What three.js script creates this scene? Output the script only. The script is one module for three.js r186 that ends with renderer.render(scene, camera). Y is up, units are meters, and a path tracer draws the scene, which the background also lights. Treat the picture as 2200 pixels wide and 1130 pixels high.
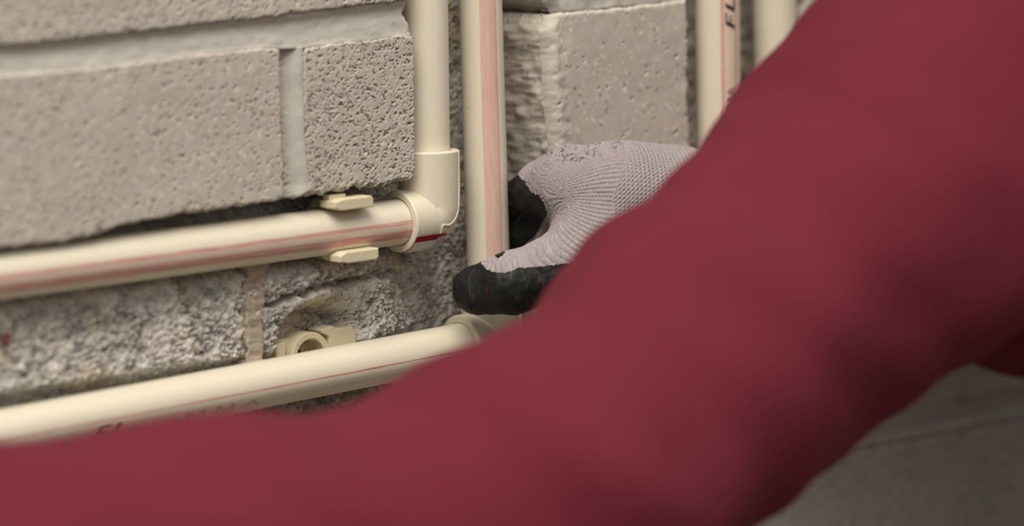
import * as THREE from 'three';
import { mergeGeometries, mergeVertices } from 'three/addons/utils/BufferGeometryUtils.js';
import { RoundedBoxGeometry } from 'three/addons/geometries/RoundedBoxGeometry.js';
import { ImprovedNoise } from 'three/addons/math/ImprovedNoise.js';

// ---------------------------------------------------------------- camera, sky, sun, exposure
const scene = new THREE.Scene();
const renderer = new THREE.WebGLRenderer({ antialias: true });
renderer.toneMapping = THREE.LinearToneMapping;
renderer.toneMappingExposure = 1.03;
renderer.shadowMap.enabled = true;

const camera = new THREE.PerspectiveCamera(6.8072, 2200 / 1130, 0.05, 60);
{
  const m = new THREE.Matrix4().makeBasis(
    new THREE.Vector3(0.74477178, -0.02196495, 0.66695767),
    new THREE.Vector3(0.10426805, 0.99101282, -0.08379596),
    new THREE.Vector3(-0.65912303, 0.13195124, 0.74036863));
  camera.quaternion.setFromRotationMatrix(m);
  camera.position.set(-1.56542, 0.31338, 1.75838);
}
camera.focus = 2.338;
camera.userData.fStop = camera.getFocalLength() / 1000 / 0.046;     // a 46 mm wide aperture

{ // overcast sky: brightest overhead, a third of that at the horizon, dark ground below
  const W = 64, Hh = 32, d = new Float32Array(W * Hh * 4);
  for (let j = 0; j < Hh; j++) {
    const el = ((j + 0.5) / Hh - 0.5) * Math.PI, s = Math.sin(el);
    const L = s > 0 ? (1 + 2 * s) / 3 : 0.07;
    for (let i = 0; i < W; i++) d.set([L * 1.0, L * 0.985, L * 0.95, 1], (j * W + i) * 4);
  }
  const sky = new THREE.DataTexture(d, W, Hh, THREE.RGBAFormat, THREE.FloatType);
  sky.mapping = THREE.EquirectangularReflectionMapping; sky.magFilter = sky.minFilter = THREE.LinearFilter; sky.needsUpdate = true;
  scene.background = sky; scene.environment = sky;
}
const sun = new THREE.DirectionalLight(0xfff6ec, 3.0);          // the sun through thin cloud: a wide soft disc
sun.position.set(-1.5, 2.75, 1.2); sun.target.position.set(0, 0, 0);
sun.castShadow = true; sun.shadow.radius = 76; sun.shadow.mapSize.set(2048, 2048);
Object.assign(sun.shadow.camera, { left: -2, right: 2, top: 2, bottom: -2, near: 0.1, far: 8 });
scene.add(sun, sun.target);

// ---------------------------------------------------------------- helpers
const V = (a) => new THREE.Vector3(a[0], a[1], a[2]);
const noiseGen = new ImprovedNoise();
const N3 = (x, y, z) => noiseGen.noise(x, y, z);
const fbm = (x, y, z, oct = 4) => { let a = 1, s = 0, f = 1; for (let i = 0; i < oct; i++) { s += a * N3(x * f, y * f, z + i * 17.3); a *= 0.5; f *= 2.03; } return s; };
const hash = (i, j, k) => { let h = Math.imul(i, 374761393) ^ Math.imul(j, 668265263) ^ Math.imul(k, 2147483647 - 1640531527); h = Math.imul(h ^ (h >>> 13), 1274126177); h ^= h >>> 16; return (h >>> 0) / 4294967296; };
function worley(x, y, seed) {                                    // [nearest, second nearest, id]
  const i0 = Math.floor(x), j0 = Math.floor(y); let a = 9, b = 9, id = 0;
  for (let j = j0 - 1; j <= j0 + 1; j++) for (let i = i0 - 1; i <= i0 + 1; i++) {
    const px = i + hash(i, j, seed), py = j + hash(i, j, seed + 91), d = Math.hypot(px - x, py - y);
    if (d < a) { b = a; a = d; id = hash(i, j, seed + 7); } else if (d < b) b = d;
  }
  return [a, b, id];
}
const clamp = (x, a, b) => Math.min(b, Math.max(a, x));
const smooth = (a, b, x) => { const t = clamp((x - a) / (b - a), 0, 1); return t * t * (3 - 2 * t); };
const lerp = (a, b, t) => a + (b - a) * t;
const rng = (s) => () => { s = (Math.imul(s, 1664525) + 1013904223) >>> 0; return s / 4294967296; };
const taken = {};
function numbered(n) { taken[n] = (taken[n] ?? -1) + 1; return taken[n] ? n + '_' + String(taken[n]).padStart(3, '0') : n; }
function mesh(name, geo, mat, parent) {
  const m = new THREE.Mesh(geo, mat); m.name = parent ? name : numbered(name); m.castShadow = m.receiveShadow = true;
  (parent ?? scene).add(m); return m;
}
function part(name, geo, mat, parent) {
  let n = name, k = 0; while (parent.children.some((c) => c.name === n)) n = name + '_' + String(++k).padStart(3, '0');
  return mesh(n, geo, mat, parent);
}
function thing(name, label, category, at = [0, 0, 0], group) {
  const g = new THREE.Group(); g.name = numbered(name); g.position.set(...at); g.userData = { label, category };
  if (group) g.userData.group = group;
  scene.add(g); return g;
}
function tex(w, h, fn, { srgb = true, repeat } = {}) {           // fn(x, y) -> [r, g, b] 0..255, tiles
  const d = new Uint8Array(w * h * 4);
  for (let y = 0; y < h; y++) for (let x = 0; x < w; x++) { const c = fn(x, y), o = (y * w + x) * 4; d[o] = c[0]; d[o + 1] = c[1]; d[o + 2] = c[2]; d[o + 3] = 255; }
  const t = new THREE.DataTexture(d, w, h); t.wrapS = t.wrapT = THREE.RepeatWrapping; t.magFilter = THREE.LinearFilter; t.minFilter = THREE.LinearMipmapLinearFilter; t.generateMipmaps = true;
  if (srgb) t.colorSpace = THREE.SRGBColorSpace;
  if (repeat) t.repeat.set(...repeat);
  t.needsUpdate = true; return t;
}
// noise that tiles: four shifted copies blended
const tiled = (f, x, y, n) => { const u = x / n, v = y / n; return f(x, y) * (1 - u) * (1 - v) + f(x - n, y) * u * (1 - v) + f(x, y - n) * (1 - u) * v + f(x - n, y - n) * u * v; };

// ---------------------------------------------------------------- materials
const TS = 768, TILE = 0.15;                                    // concrete tile: 15 cm of surface
const px2m = TILE / TS;
const grainMap = tex(TS, TS, (x, y) => {
  const big = tiled((a, b) => N3(a / 210, b / 210, 3.1), x, y, TS), mid = tiled((a, b) => fbm(a / 34, b / 34, 9.2, 2), x, y, TS);
  const w = worley(x / 9, y / 9, 5), s = hash(x >> 1, y >> 1, 4);
  let v = 212 + big * 8 + mid * 11 + (w[2] - 0.5) * 14 + (s - 0.5) * 10;
  if (w[2] > 0.965) v += 18; if (w[2] < 0.02) v -= 34;
  const warm = (worley(x / 60, y / 60, 8)[2] - 0.5) * 5 + mid * 4;
  return [clamp(v + 2 + warm * 0.6, 0, 255), clamp(v - 2, 0, 255), clamp(v - 11 - warm * 0.6, 0, 255)];
}, { repeat: [1 / TILE, 1 / TILE] });
const grainBump = tex(TS, TS, (x, y) => {
  const w = worley(x / 7, y / 7, 15), w2 = worley(x / 13, y / 13, 25), m = fbm(x / 20, y / 20, 1.7, 3);
  const v = 150 - w[0] * 70 - smooth(0.14, 0, w2[1] - w2[0]) * 60 + m * 30; return [clamp(v, 0, 255), clamp(v, 0, 255), clamp(v, 0, 255)];
}, { srgb: false, repeat: [1 / TILE, 1 / TILE] });
const mortarMap = tex(512, 512, (x, y) => {
  const v = 194 + 10 * tiled((a, b) => fbm(a / 120, b / 120, 4, 3), x, y, 512) + 8 * tiled((a, b) => fbm(a / 9, b / 9, 6, 3), x, y, 512) + (hash(x, y, 9) - 0.5) * 10 - (worley(x / 22, y / 22, 3)[0] < 0.06 ? 26 : 0);
  return [clamp(v, 0, 255), clamp(v - 4, 0, 255), clamp(v - 15, 0, 255)];
}, { repeat: [1 / 0.085, 1 / 0.085] });
const std = (o) => new THREE.MeshStandardMaterial({ roughness: 0.9, ...o });
const M = {
  block: std({ color: 0xe9e4de, map: grainMap, bumpMap: grainBump, bumpScale: 0.00009, roughness: 0.96 }),
  mortar: std({ color: 0xffffff, map: mortarMap, bumpMap: mortarMap, bumpScale: 0.00025, roughness: 0.95 }),
  bed: std({ color: 0xffffff, map: grainMap, bumpMap: grainBump, bumpScale: 0.0007, roughness: 0.97, vertexColors: true }),
  ground: std({ color: 0xb7b0a2, map: grainMap, roughness: 0.95 }),
  fitting: new THREE.MeshPhysicalMaterial({ color: 0xdfd6c0, roughness: 0.42, specularIntensity: 0.8 }),
  pipe: new THREE.MeshPhysicalMaterial({ color: 0xe5dec6, roughness: 0.4, specularIntensity: 0.8 }),
  clip: new THREE.MeshPhysicalMaterial({ color: 0xddd2b2, roughness: 0.5, specularIntensity: 0.7 }),
  steel: std({ color: 0x8d8a84, roughness: 0.4, metalness: 0.9 }),
  jacket: new THREE.MeshPhysicalMaterial({ color: 0x692431, roughness: 0.95, sheen: 0.25, sheenColor: new THREE.Color(0.5, 0.12, 0.16), sheenRoughness: 0.6, specularIntensity: 0.3 }),
  trousers: std({ color: 0x34373d, roughness: 0.95 }),
  boot: std({ color: 0x2a211b, roughness: 0.7 }),
  rubber: new THREE.MeshPhysicalMaterial({ color: 0x1b1b1c, roughness: 0.62, specularIntensity: 0.5 }),
};

// ---------------------------------------------------------------- the wall
const wall = new THREE.Group(); wall.name = 'wall_back'; wall.userData = { kind: 'structure', label: 'grey concrete block wall with chases cut for pipes' }; scene.add(wall);

function polyAt(pts, axis) {                                     // polyline as a function of its own parameter 0..1 along x or y
  return (t) => { const a = pts[0][axis], b = pts[pts.length - 1][axis], q = a + (b - a) * t, s = Math.sign(b - a) || 1;
    let i = 0; while (i < pts.length - 2 && (q - pts[i + 1][axis]) * s > 0) i++;
    const p0 = pts[i], p1 = pts[i + 1], k = clamp((q - p0[axis]) / ((p1[axis] - p0[axis]) || 1e-9), 0, 1);
    return [lerp(p0[0], p1[0], k), lerp(p0[1], p1[1], k)]; };
}
// A piece of the wall between four edge curves; relief(x, y, edge distances) gives the depth of its face; edges turn over by a rounded arris and run back to zBack.
function patch({ left, right, top, bottom, step, relief, round = 0.002, ragged = {}, zBack = -0.075, seed = 0, rows = 14, rowStep = 0.0025, sideRough = 0.0022 }) {
  const L = polyAt(left, 1), R = polyAt(right, 1), T = polyAt(top, 0), B = polyAt(bottom, 0);
  const w = Math.abs(T(1)[0] - T(0)[0]), h = Math.abs(L(1)[1] - L(0)[1]);
  const nx = Math.max(4, Math.round(w / step)), ny = Math.max(4, Math.round(h / step));
  const pos = [], uv = [], idx = [];
  const jag = (x, y, amp) => amp * (fbm(x * 160, y * 160, seed + 0.5, 4) + 0.35 * (worley(x * 420, y * 420, seed)[0] - 0.5));
  const at = (u, v) => {                                         // v = 0 at the bottom
    const l = L(v), r = R(v), t = T(u), b = B(u);
    const c00 = B(0), c10 = B(1), c01 = T(0), c11 = T(1);
    let x = (1 - u) * l[0] + u * r[0] + (1 - v) * b[0] + v * t[0] - ((1 - u) * (1 - v) * c00[0] + u * (1 - v) * c10[0] + (1 - u) * v * c01[0] + u * v * c11[0]);
    let y = (1 - u) * l[1] + u * r[1] + (1 - v) * b[1] + v * t[1] - ((1 - u) * (1 - v) * c00[1] + u * (1 - v) * c10[1] + (1 - u) * v * c01[1] + u * v * c11[1]);
    const dl = u * w, dr = (1 - u) * w, db = v * h, dt = (1 - v) * h, f = (d) => smooth(0.008, 0, d);
    if (ragged.left) x += jag(x, y, ragged.left) * f(dl);
    if (ragged.right) x += jag(x, y, ragged.right) * f(dr);
    if (ragged.bottom) y += jag(x, y + 9, ragged.bottom) * f(db);
    if (ragged.top) y += jag(x, y + 5, ragged.top) * f(dt);
    return [x, y, dl, dr, db, dt];
  };
  const arris = (d, r) => d >= r ? 0 : -(r - Math.sqrt(Math.max(0, r * r - (r - d) * (r - d))));
  for (let j = 0; j <= ny; j++) for (let i = 0; i <= nx; i++) {
    const [x, y, dl, dr, db, dt] = at(i / nx, j / ny);
    const k = 0.6 + 0.8 * Math.abs(fbm(x * 210, y * 210, seed + 3, 3)) * 2;
    const z = relief(x, y, dl, dr, db, dt) + Math.min(arris(dl, (round.left ?? round) * k), arris(dr, (round.right ?? round) * k), arris(db, (round.bottom ?? round) * k), arris(dt, (round.top ?? round) * k));
    pos.push(x, y, z); uv.push(x, y);
  }
  for (let j = 0; j < ny; j++) for (let i = 0; i < nx; i++) { const a = j * (nx + 1) + i, b = a + 1, c = a + nx + 1, d = c + 1; idx.push(a, b, d, a, d, c); }
  const ring = [];                                               // counter-clockwise
  for (let i = 0; i < nx; i++) ring.push(i);
  for (let j = 0; j < ny; j++) ring.push(j * (nx + 1) + nx);
  for (let i = nx; i > 0; i--) ring.push(ny * (nx + 1) + i);
  for (let j = ny; j > 0; j--) ring.push(j * (nx + 1));
  const depths = []; for (let q = 0; q < rows; q++) depths.push(-rowStep * (q + 1) * (1 + q * 0.09 * 14 / rows));
  depths.push(zBack);
  let prev = ring;
  const cx = (T(0)[0] + T(1)[0]) / 2, cy = (B(0)[1] + T(0)[1]) / 2;
  for (const dz of depths) {
    const cur = ring.map((r) => {
      const x = pos[r * 3], y = pos[r * 3 + 1], z0 = pos[r * 3 + 2], z = Math.min(z0 - 0.0004, dz + 0.0006 * N3(x * 300, y * 300, dz * 300));
      const ndx = Math.abs(x - cx) / w, ndy = Math.abs(y - cy) / h, off = sideRough * (fbm(x * 110 + 3, y * 110, dz * 110, 4) - 0.2) * smooth(0, -0.003, dz);
      const sx = ndx > ndy ? Math.sign(x - cx) * off : 0, sy = ndx > ndy ? 0 : Math.sign(y - cy) * off;
      pos.push(x + sx, y + sy, Math.min(z, z0 - 0.0003)); uv.push(x + (ndx > ndy ? dz : 0), y + (ndx > ndy ? 0 : dz)); return pos.length / 3 - 1;
    });
    for (let i = 0; i < ring.length; i++) { const a = prev[i], b = prev[(i + 1) % ring.length], c = cur[i], d = cur[(i + 1) % ring.length]; idx.push(a, c, d, a, d, b); }
    prev = cur;
  }
  const g = new THREE.BufferGeometry();
  g.setAttribute('position', new THREE.Float32BufferAttribute(pos, 3)); g.setAttribute('uv', new THREE.Float32BufferAttribute(uv, 2)); g.setIndex(idx); g.computeVertexNormals();
  return g;
}
// the pitted, granular face of a concrete block
const blockFace = (seed, dense = 0.5, f = 430) => (x, y) => {     // dense: share of the joints between grains that stand open
  const wx = x + 0.0007 * N3(x * 420, y * 420, seed), wy = y + 0.0007 * N3(x * 420, y * 420, seed + 9);
  const a = worley(wx * f, wy * f, seed), b = worley(wx * f * 1.9, wy * f * 1.9, seed + 3), t = 0.75 - dense;
  const open = smooth(t - 0.12, t + 0.4, fbm(x * 240, y * 240, seed + 20, 3) + 0.35 * N3(x * 45, y * 45, seed)), fine = smooth(t + 0.1, t + 0.3, fbm(x * 330, y * 330, seed + 60, 2));
  const hole = smooth(t + 0.2, t + 0.26, fbm(x * 500, y * 500, seed + 40, 2));
  return 0.00025 * fbm(x * 40, y * 40, seed, 3) - 0.003 * smooth(0.115, 0.045, a[1] - a[0]) * open - 0.0016 * smooth(0.16, 0.06, b[1] - b[0]) * fine - 0.0018 * hole - 0.00016 * a[2] * dense;
};
const rect = (x0, x1, y0, y1) => ({ left: [[x0, y0], [x0, y1]], right: [[x1, y0], [x1, y1]], bottom: [[x0, y0], [x1, y0]], top: [[x0, y1], [x1, y1]] });
const addBlock = (o) => part('block', patch(o), M.block, wall);
const addMortar = (o) => part('mortar_joint', patch({ round: 0.0004, zBack: -0.07, ...o }), M.mortar, wall);

// left of the vertical chase: block whose lower edge was cut for the pipe, and its shorter neighbour
addBlock({ seed: 1, step: 0.0006, relief: blockFace(1, 0.3),
  left: [[-0.53, 0.0425], [-0.53, 0.126]], right: [[-0.1542, 0.0497], [-0.1549, 0.056], [-0.1555, 0.0891], [-0.1551, 0.1261]],
  top: [[-0.53, 0.126], [-0.3292, 0.1261], [-0.2597, 0.1258], [-0.2164, 0.1273], [-0.1647, 0.1277], [-0.1551, 0.1261]],
  bottom: [[-0.53, 0.0425], [-0.333, 0.0423], [-0.296, 0.0413], [-0.2694, 0.0439], [-0.261, 0.0454], [-0.2465, 0.0468], [-0.2193, 0.0479], [-0.1707, 0.0486], [-0.161, 0.0487], [-0.1542, 0.0497]],
  round: { left: 0.002, right: 0.0013, top: 0.001, bottom: 0.0022 }, ragged: { bottom: 0.0009, right: 0.0005 } });
addBlock({ seed: 2, step: 0.00032, relief: blockFace(2, 0.53),
  left: [[-0.141, 0.0496], [-0.138, 0.0564], [-0.1395, 0.0647], [-0.1401, 0.0837], [-0.1402, 0.1221]], right: [[-0.0739, 0.0506], [-0.068, 0.0533], [-0.0663, 0.0581], [-0.066, 0.0676], [-0.0656, 0.0971], [-0.0653, 0.1266]],
  top: [[-0.1402, 0.1221], [-0.1373, 0.1257], [-0.1128, 0.1266], [-0.094, 0.1262], [-0.0787, 0.1276], [-0.0653, 0.1266]], bottom: [[-0.141, 0.0496], [-0.128, 0.0496], [-0.1092, 0.0508], [-0.0915, 0.0501], [-0.0739, 0.0506]],
  round: { left: 0.0016, right: 0.0012, top: 0.0008, bottom: 0.0034 }, ragged: { bottom: 0.002, right: 0.0012, left: 0.0008, top: 0.0006 } });
addBlock({ seed: 3, step: 0.0007, relief: blockFace(3, 0.42),
  left: [[-0.36, 0.1405], [-0.36, 0.2]], right: [[-0.0679, 0.1458], [-0.0685, 0.175], [-0.068, 0.2]], top: [[-0.36, 0.2], [-0.068, 0.2]],
  bottom: [[-0.36, 0.1403], [-0.3286, 0.14], [-0.259, 0.1412], [-0.2013, 0.1426], [-0.1596, 0.143], [-0.1147, 0.1446], [-0.0679, 0.1456]], round: 0.0014, ragged: { bottom: 0.0007, right: 0.0014 } });
const joint = (seed) => (x, y, dl, dr, db, dt) => -0.0022 * smooth(0, 0.004, dt) * smooth(0.016, 0.003, dt) - 0.0008 * smooth(0.0, 0.002, db) - 0.001 + 0.0007 * fbm(x * 60, y * 130, seed, 3) + 0.00012 * fbm(x * 500, y * 500, seed, 2);
addMortar({ seed: 5, step: 0.0009, relief: joint(5), left: [[-0.85, 0.1256], [-0.85, 0.141]], right: [[-0.0653, 0.1261], [-0.0667, 0.1331], [-0.0688, 0.1381], [-0.0682, 0.1459]],
  top: [[-0.85, 0.1412], [-0.3285, 0.1405], [-0.259, 0.1417], [-0.2013, 0.143], [-0.1596, 0.1435], [-0.1146, 0.145], [-0.0682, 0.1461]], bottom: [[-0.85, 0.1256], [-0.3292, 0.1256], [-0.2597, 0.1254], [-0.2164, 0.1268], [-0.1648, 0.1273], [-0.1496, 0.1257], [-0.1373, 0.1253], [-0.1128, 0.1261], [-0.094, 0.1258], [-0.0787, 0.1271], [-0.0653, 0.1261]],
  ragged: { right: 0.0016 } });
const upright = (seed) => (x, y, dl, dr, db, dt) => -0.0058 * smooth(0, 0.0014, dl) * smooth(0.0145, 0.0035, dl) + 0.0003 * smooth(0.0026, 0, dr) - 0.0005
  - 0.0014 * smooth(0.25, 0.5, fbm(x * 150, y * 420, seed, 3)) * smooth(0.009, 0.003, dl) + 0.0005 * fbm(x * 90, y * 60, seed, 3) - 0.002 * smooth(0.002, 0, dt) * smooth(0.008, 0.003, dl);
addMortar({ seed: 6, step: 0.0006, relief: upright(6), left: [[-0.1549, 0.0495], [-0.1555, 0.0565], [-0.1561, 0.0899], [-0.1556, 0.1278]], right: [[-0.1401, 0.0498], [-0.1374, 0.0563], [-0.1389, 0.0646], [-0.1398, 0.0837], [-0.1398, 0.1266]],
  top: [[-0.1556, 0.1278], [-0.1398, 0.1266]], bottom: [[-0.1549, 0.0495], [-0.1475, 0.0491], [-0.1401, 0.0498]], ragged: { bottom: 0.0008 }, round: { left: 0.0002, right: 0.0002, top: 0.0002, bottom: 0.002 } });

// between the two vertical chases, and right of the second
addBlock({ seed: 7, step: 0.0008, rows: 42, rowStep: 0.0009, sideRough: 0.0019, relief: (x, y, dl) => blockFace(7, 0.1)(x, y) - 0.006 * (1 - Math.min(1, dl / (0.006 + 0.003 * N3(y * 60, 2, 3)))) ** 2 + smooth(0.018, 0.002, dl) * 0.0008 * fbm(x * 150, y * 150, 4, 4),
  left: [[0.037, -0.121], [0.037, 0.03], [0.0342, 0.0611], [0.0316, 0.0891], [0.0308, 0.1093], [0.0291, 0.122], [0.0341, 0.1312]], right: [[0.134, -0.121], [0.1338, 0.0525], [0.1339, 0.1327]],
  top: [[0.0341, 0.1312], [0.0389, 0.1316], [0.0691, 0.1311], [0.1339, 0.1319]], bottom: [[0.037, -0.121], [0.134, -0.121]], round: 0.0016, ragged: { left: 0.0002, right: 0.002, top: 0.0005 } });
addMortar({ seed: 8, step: 0.0012, relief: (x, y, dl) => joint(8)(x, y, dl, 1, 1, 1) - 0.004 * smooth(0.006, 0, dl), left: [[0.0389, 0.1311], [0.0349, 0.1356], [0.028, 0.149]], right: [[0.134, 0.1315], [0.134, 0.149]],
  top: [[0.028, 0.149], [0.134, 0.149]], bottom: [[0.0389, 0.1311], [0.0691, 0.1306], [0.1339, 0.1314]], ragged: { left: 0.002 }, round: 0.0012 });
addBlock({ seed: 9, step: 0.003, relief: blockFace(9, 0.3), ...rect(0.226, 0.2495, -0.121, 0.132), round: 0.0018, ragged: { left: 0.003 } });
addBlock({ seed: 10, step: 0.003, relief: blockFace(10, 0.3), ...rect(0.264, 0.654, -0.121, 0.132), round: 0.0018 });
addMortar({ seed: 11, step: 0.0025, relief: upright(11), ...rect(0.249, 0.2645, -0.121, 0.132) });
addMortar({ seed: 12, step: 0.003, relief: joint(12), ...rect(0.226, 0.8, 0.1315, 0.147) });
for (const [x0, x1, k] of [[0.026, 0.055, 13], [0.07, 0.134, 14], [0.226, 0.445, 15]]) addBlock({ seed: k, step: 0.004, relief: blockFace(k, 0.3), ...rect(x0, x1, 0.147, 0.392), round: 0.0018 });
// the rest of the wall round about: what is left of the cut course, the course under it, the course over it
addBlock({ seed: 16, step: 0.0035, relief: blockFace(16, 0.3), ...rect(-0.53, -0.155, -0.121, -0.072), round: 0.003, ragged: { top: 0.003 } });
addBlock({ seed: 17, step: 0.0035, relief: blockFace(17, 0.3), ...rect(-0.1405, 0.037, -0.121, -0.072), round: 0.003, ragged: { top: 0.003 } });
addMortar({ seed: 18, step: 0.003, relief: upright(18), ...rect(-0.1555, -0.14, -0.121, -0.073) });
addMortar({ seed: 19, step: 0.0025, relief: (x, y, dl, dr, db, dt) => joint(19)(x, y, dl, dr, db, dt) + 0.0012, ...rect(-0.85, 1.1, -0.137, -0.1205) });
for (const [x0, x1, k] of [[-0.72, -0.335, 20], [-0.32, 0.055, 21], [0.07, 0.445, 22], [0.46, 0.83, 23]]) {
  addBlock({ seed: k, step: k === 22 ? 0.0022 : 0.005, relief: blockFace(k, 0.3), ...rect(x0, x1, -0.386, -0.137), round: 0.0018 });
}
for (const x of [-0.3355, 0.0545, 0.4445]) addMortar({ seed: 24, step: 0.004, relief: upright(24), ...rect(x, x + 0.016, -0.386, -0.1365) });
addBlock({ seed: 26, step: 0.005, relief: blockFace(26, 0.3), ...rect(-0.76, -0.375, 0.141, 0.392), round: 0.0018 });
addBlock({ seed: 25, step: 0.005, relief: blockFace(25, 0.3), ...rect(-0.36, -0.068, 0.2, 0.392), round: 0.0018 });
addMortar({ seed: 27, step: 0.004, relief: upright(27), ...rect(-0.3755, -0.3595, 0.141, 0.392) });

// the broken-out beds of the chases
const ledgeY = polyAt([[-0.72, -0.016], [-0.1748, -0.0111], [-0.16, -0.007], [-0.1474, -0.0065], [-0.1324, -0.0041], [-0.1154, -0.002], [-0.0782, -0.0004], [0.07, -0.004]], 0);
function bedZ(x, y) {
  const wx = x + 0.0025 * fbm(x * 80, y * 80, 4, 3), wy = y + 0.0025 * fbm(x * 80, y * 80, 14, 3);
  const a = worley(wx * 150, wy * 150, 31), b = worley(wx * 360, wy * 360, 32), c = worley(wx * 880, wy * 880, 33), gap = smooth(-0.25, 0.35, fbm(x * 120, y * 120, 60, 3));
  const right = smooth(-0.088, -0.014, x), up = smooth(0.03, 0.05, y);
  let base = lerp(lerp(-0.034, -0.020, smooth(0.019, 0.006, y) * smooth(-0.042, -0.03, y)), -0.046, right);
  base = lerp(base, -0.0375, smooth(0.026, 0.015, Math.hypot((x - -0.1173) * 0.8, y - -0.0312))); base = lerp(base, -0.048, up * (1 - right)); base = lerp(base, -0.05, up * right);
  const ly = ledgeY((x + 0.72) / 0.79)[1] + 0.0022 * fbm(x * 110, y * 110, 2, 4), on = smooth(-0.174, -0.166, x) * smooth(-0.05, -0.075, x), d = y - ly;
  base += on * (0.0035 * smooth(0.001, 0.006, d) * smooth(0.022, 0.009, d) - 0.0055 * smooth(0.0024, 0.0004, Math.abs(d)) + 0.003 * smooth(0, -0.003, d) * smooth(-0.013, -0.006, d));
  const calm = 1 - 0.75 * on * smooth(-0.0008, -0.002, d) * smooth(-0.009, -0.006, d);
  const z = 0.003 * fbm(x * 34, y * 34, 30, 4) + calm * (0.0022 * (0.5 - a[0]) + 0.0022 * (0.5 - b[0]) + 0.0012 * (0.45 - c[0]) + 0.0016 * (b[2] - 0.5) - 0.003 * smooth(0.14, 0.04, b[1] - b[0]) * gap - 0.0018 * smooth(0.16, 0.04, c[1] - c[0]) * gap);
  return base + z;
}
function bedGeometry(x0, x1, y0, y1, step) {
  const nx = Math.round((x1 - x0) / step), ny = Math.round((y1 - y0) / step), pos = [], uv = [], col = [], idx = [];
  for (let j = 0; j <= ny; j++) for (let i = 0; i <= nx; i++) {
    const x = lerp(x0, x1, i / nx), y = lerp(y0, y1, j / ny);
    pos.push(x, y, bedZ(x, y)); uv.push(x, y);
    const streak = smooth(1.15, 0.6, Math.abs(x - -0.2151 + 0.25 * (y - -0.0089)) / 0.010 + 0.9 * fbm(x * 130, y * 130, 21, 3)), brown = smooth(0.1, 0.45, fbm(x * 25, y * 25, 55, 3)) * (1 - streak), dust = Math.max(streak, smooth(-0.02, 0.26, fbm(x * 42, y * 42, 77, 4) + 0.12 * fbm(x * 300, y * 300, 3, 2)));
    const k = 0.8 + 0.24 * worley(x * 360 + 0.9 * fbm(x * 80, y * 80, 4, 3), y * 360 + 0.9 * fbm(x * 80, y * 80, 14, 3), 32)[2];
    col.push(lerp(k, 1.18, dust) * lerp(1, 0.93, brown), lerp(k, 1.18, dust) * lerp(1, 0.88, brown), lerp(k, 1.2, dust) * lerp(1, 0.8, brown));
  }
  for (let j = 0; j < ny; j++) for (let i = 0; i < nx; i++) { const a = j * (nx + 1) + i, b = a + 1, c = a + nx + 1, d = c + 1; idx.push(a, b, d, a, d, c); }
  const g = new THREE.BufferGeometry();
  g.setAttribute('position', new THREE.Float32BufferAttribute(pos, 3)); g.setAttribute('uv', new THREE.Float32BufferAttribute(uv, 2)); g.setAttribute('color', new THREE.Float32BufferAttribute(col, 3)); g.setIndex(idx); g.computeVertexNormals();
  return g;
}
part('chase_bed', bedGeometry(-0.4, 0.07, -0.08, 0.056, 0.0006), M.bed, wall);
part('chase_bed', bedGeometry(-0.1, 0.07, 0.055, 0.2, 0.001), M.bed, wall);
part('chase_bed', bedGeometry(0.12, 0.24, -0.13, 0.2, 0.002), M.bed, wall);
for (const b of [[-0.85, -0.4, -0.08, 0.056, 0.003], [-0.1, 0.07, 0.2, 0.42, 0.003], [0.12, 0.24, 0.2, 0.42, 0.004]]) part('chase_bed', bedGeometry(...b), M.bed, wall);
// an old upright mortar joint that shows in the bed
part('mortar_strip', patch({ seed: 41, step: 0.0008, left: [[-0.1699, -0.0404], [-0.1698, -0.0137], [-0.1674, 0.0175]], right: [[-0.1583, -0.0418], [-0.1582, -0.0150], [-0.1531, 0.0160]], bottom: [[-0.1699, -0.0404], [-0.1583, -0.0418]], top: [[-0.1674, 0.0175], [-0.1531, 0.0160]],
  relief: (x, y) => -0.0160 + 0.0009 * fbm(x * 60, y * 260, 6, 4), round: 0.0015, ragged: { left: 0.0016, right: 0.0016 }, zBack: -0.06 }), std({ color: 0xd6ccbf, map: grainMap, bumpMap: grainBump, bumpScale: 0.0003 }), wall);
part('stone_chip', new THREE.IcosahedronGeometry(0.0032, 1).scale(0.8, 1.25, 0.7).rotateZ(-0.4).translate(-0.3205, -0.0058, -0.016), std({ color: 0x7d4a42, roughness: 0.95 }), wall);
// the solid wall that the facing stands on
part('wall_core', (() => { const g = new THREE.BoxGeometry(5, 3.2, 0.16); g.translate(0, 0.35, -0.14); return g; })(), M.ground, wall);

const floor = mesh('floor', (() => { const g = new THREE.BoxGeometry(6, 0.12, 5); g.translate(0, -1.31, 2.2); return g; })(), std({ color: 0x6c655c, map: grainMap, roughness: 0.97 })); floor.userData.kind = 'structure';

// ---------------------------------------------------------------- pipes
function sweepFrame(a, b) {                                      // axis a -> b; front = towards the room, side = axis x front
  const t = V(b).sub(V(a)).normalize(), f = new THREE.Vector3(0, 0, 1); f.addScaledVector(t, -f.dot(t)).normalize();
  return { t, f, s: new THREE.Vector3().crossVectors(f, t), len: V(a).distanceTo(V(b)) };
}
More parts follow.
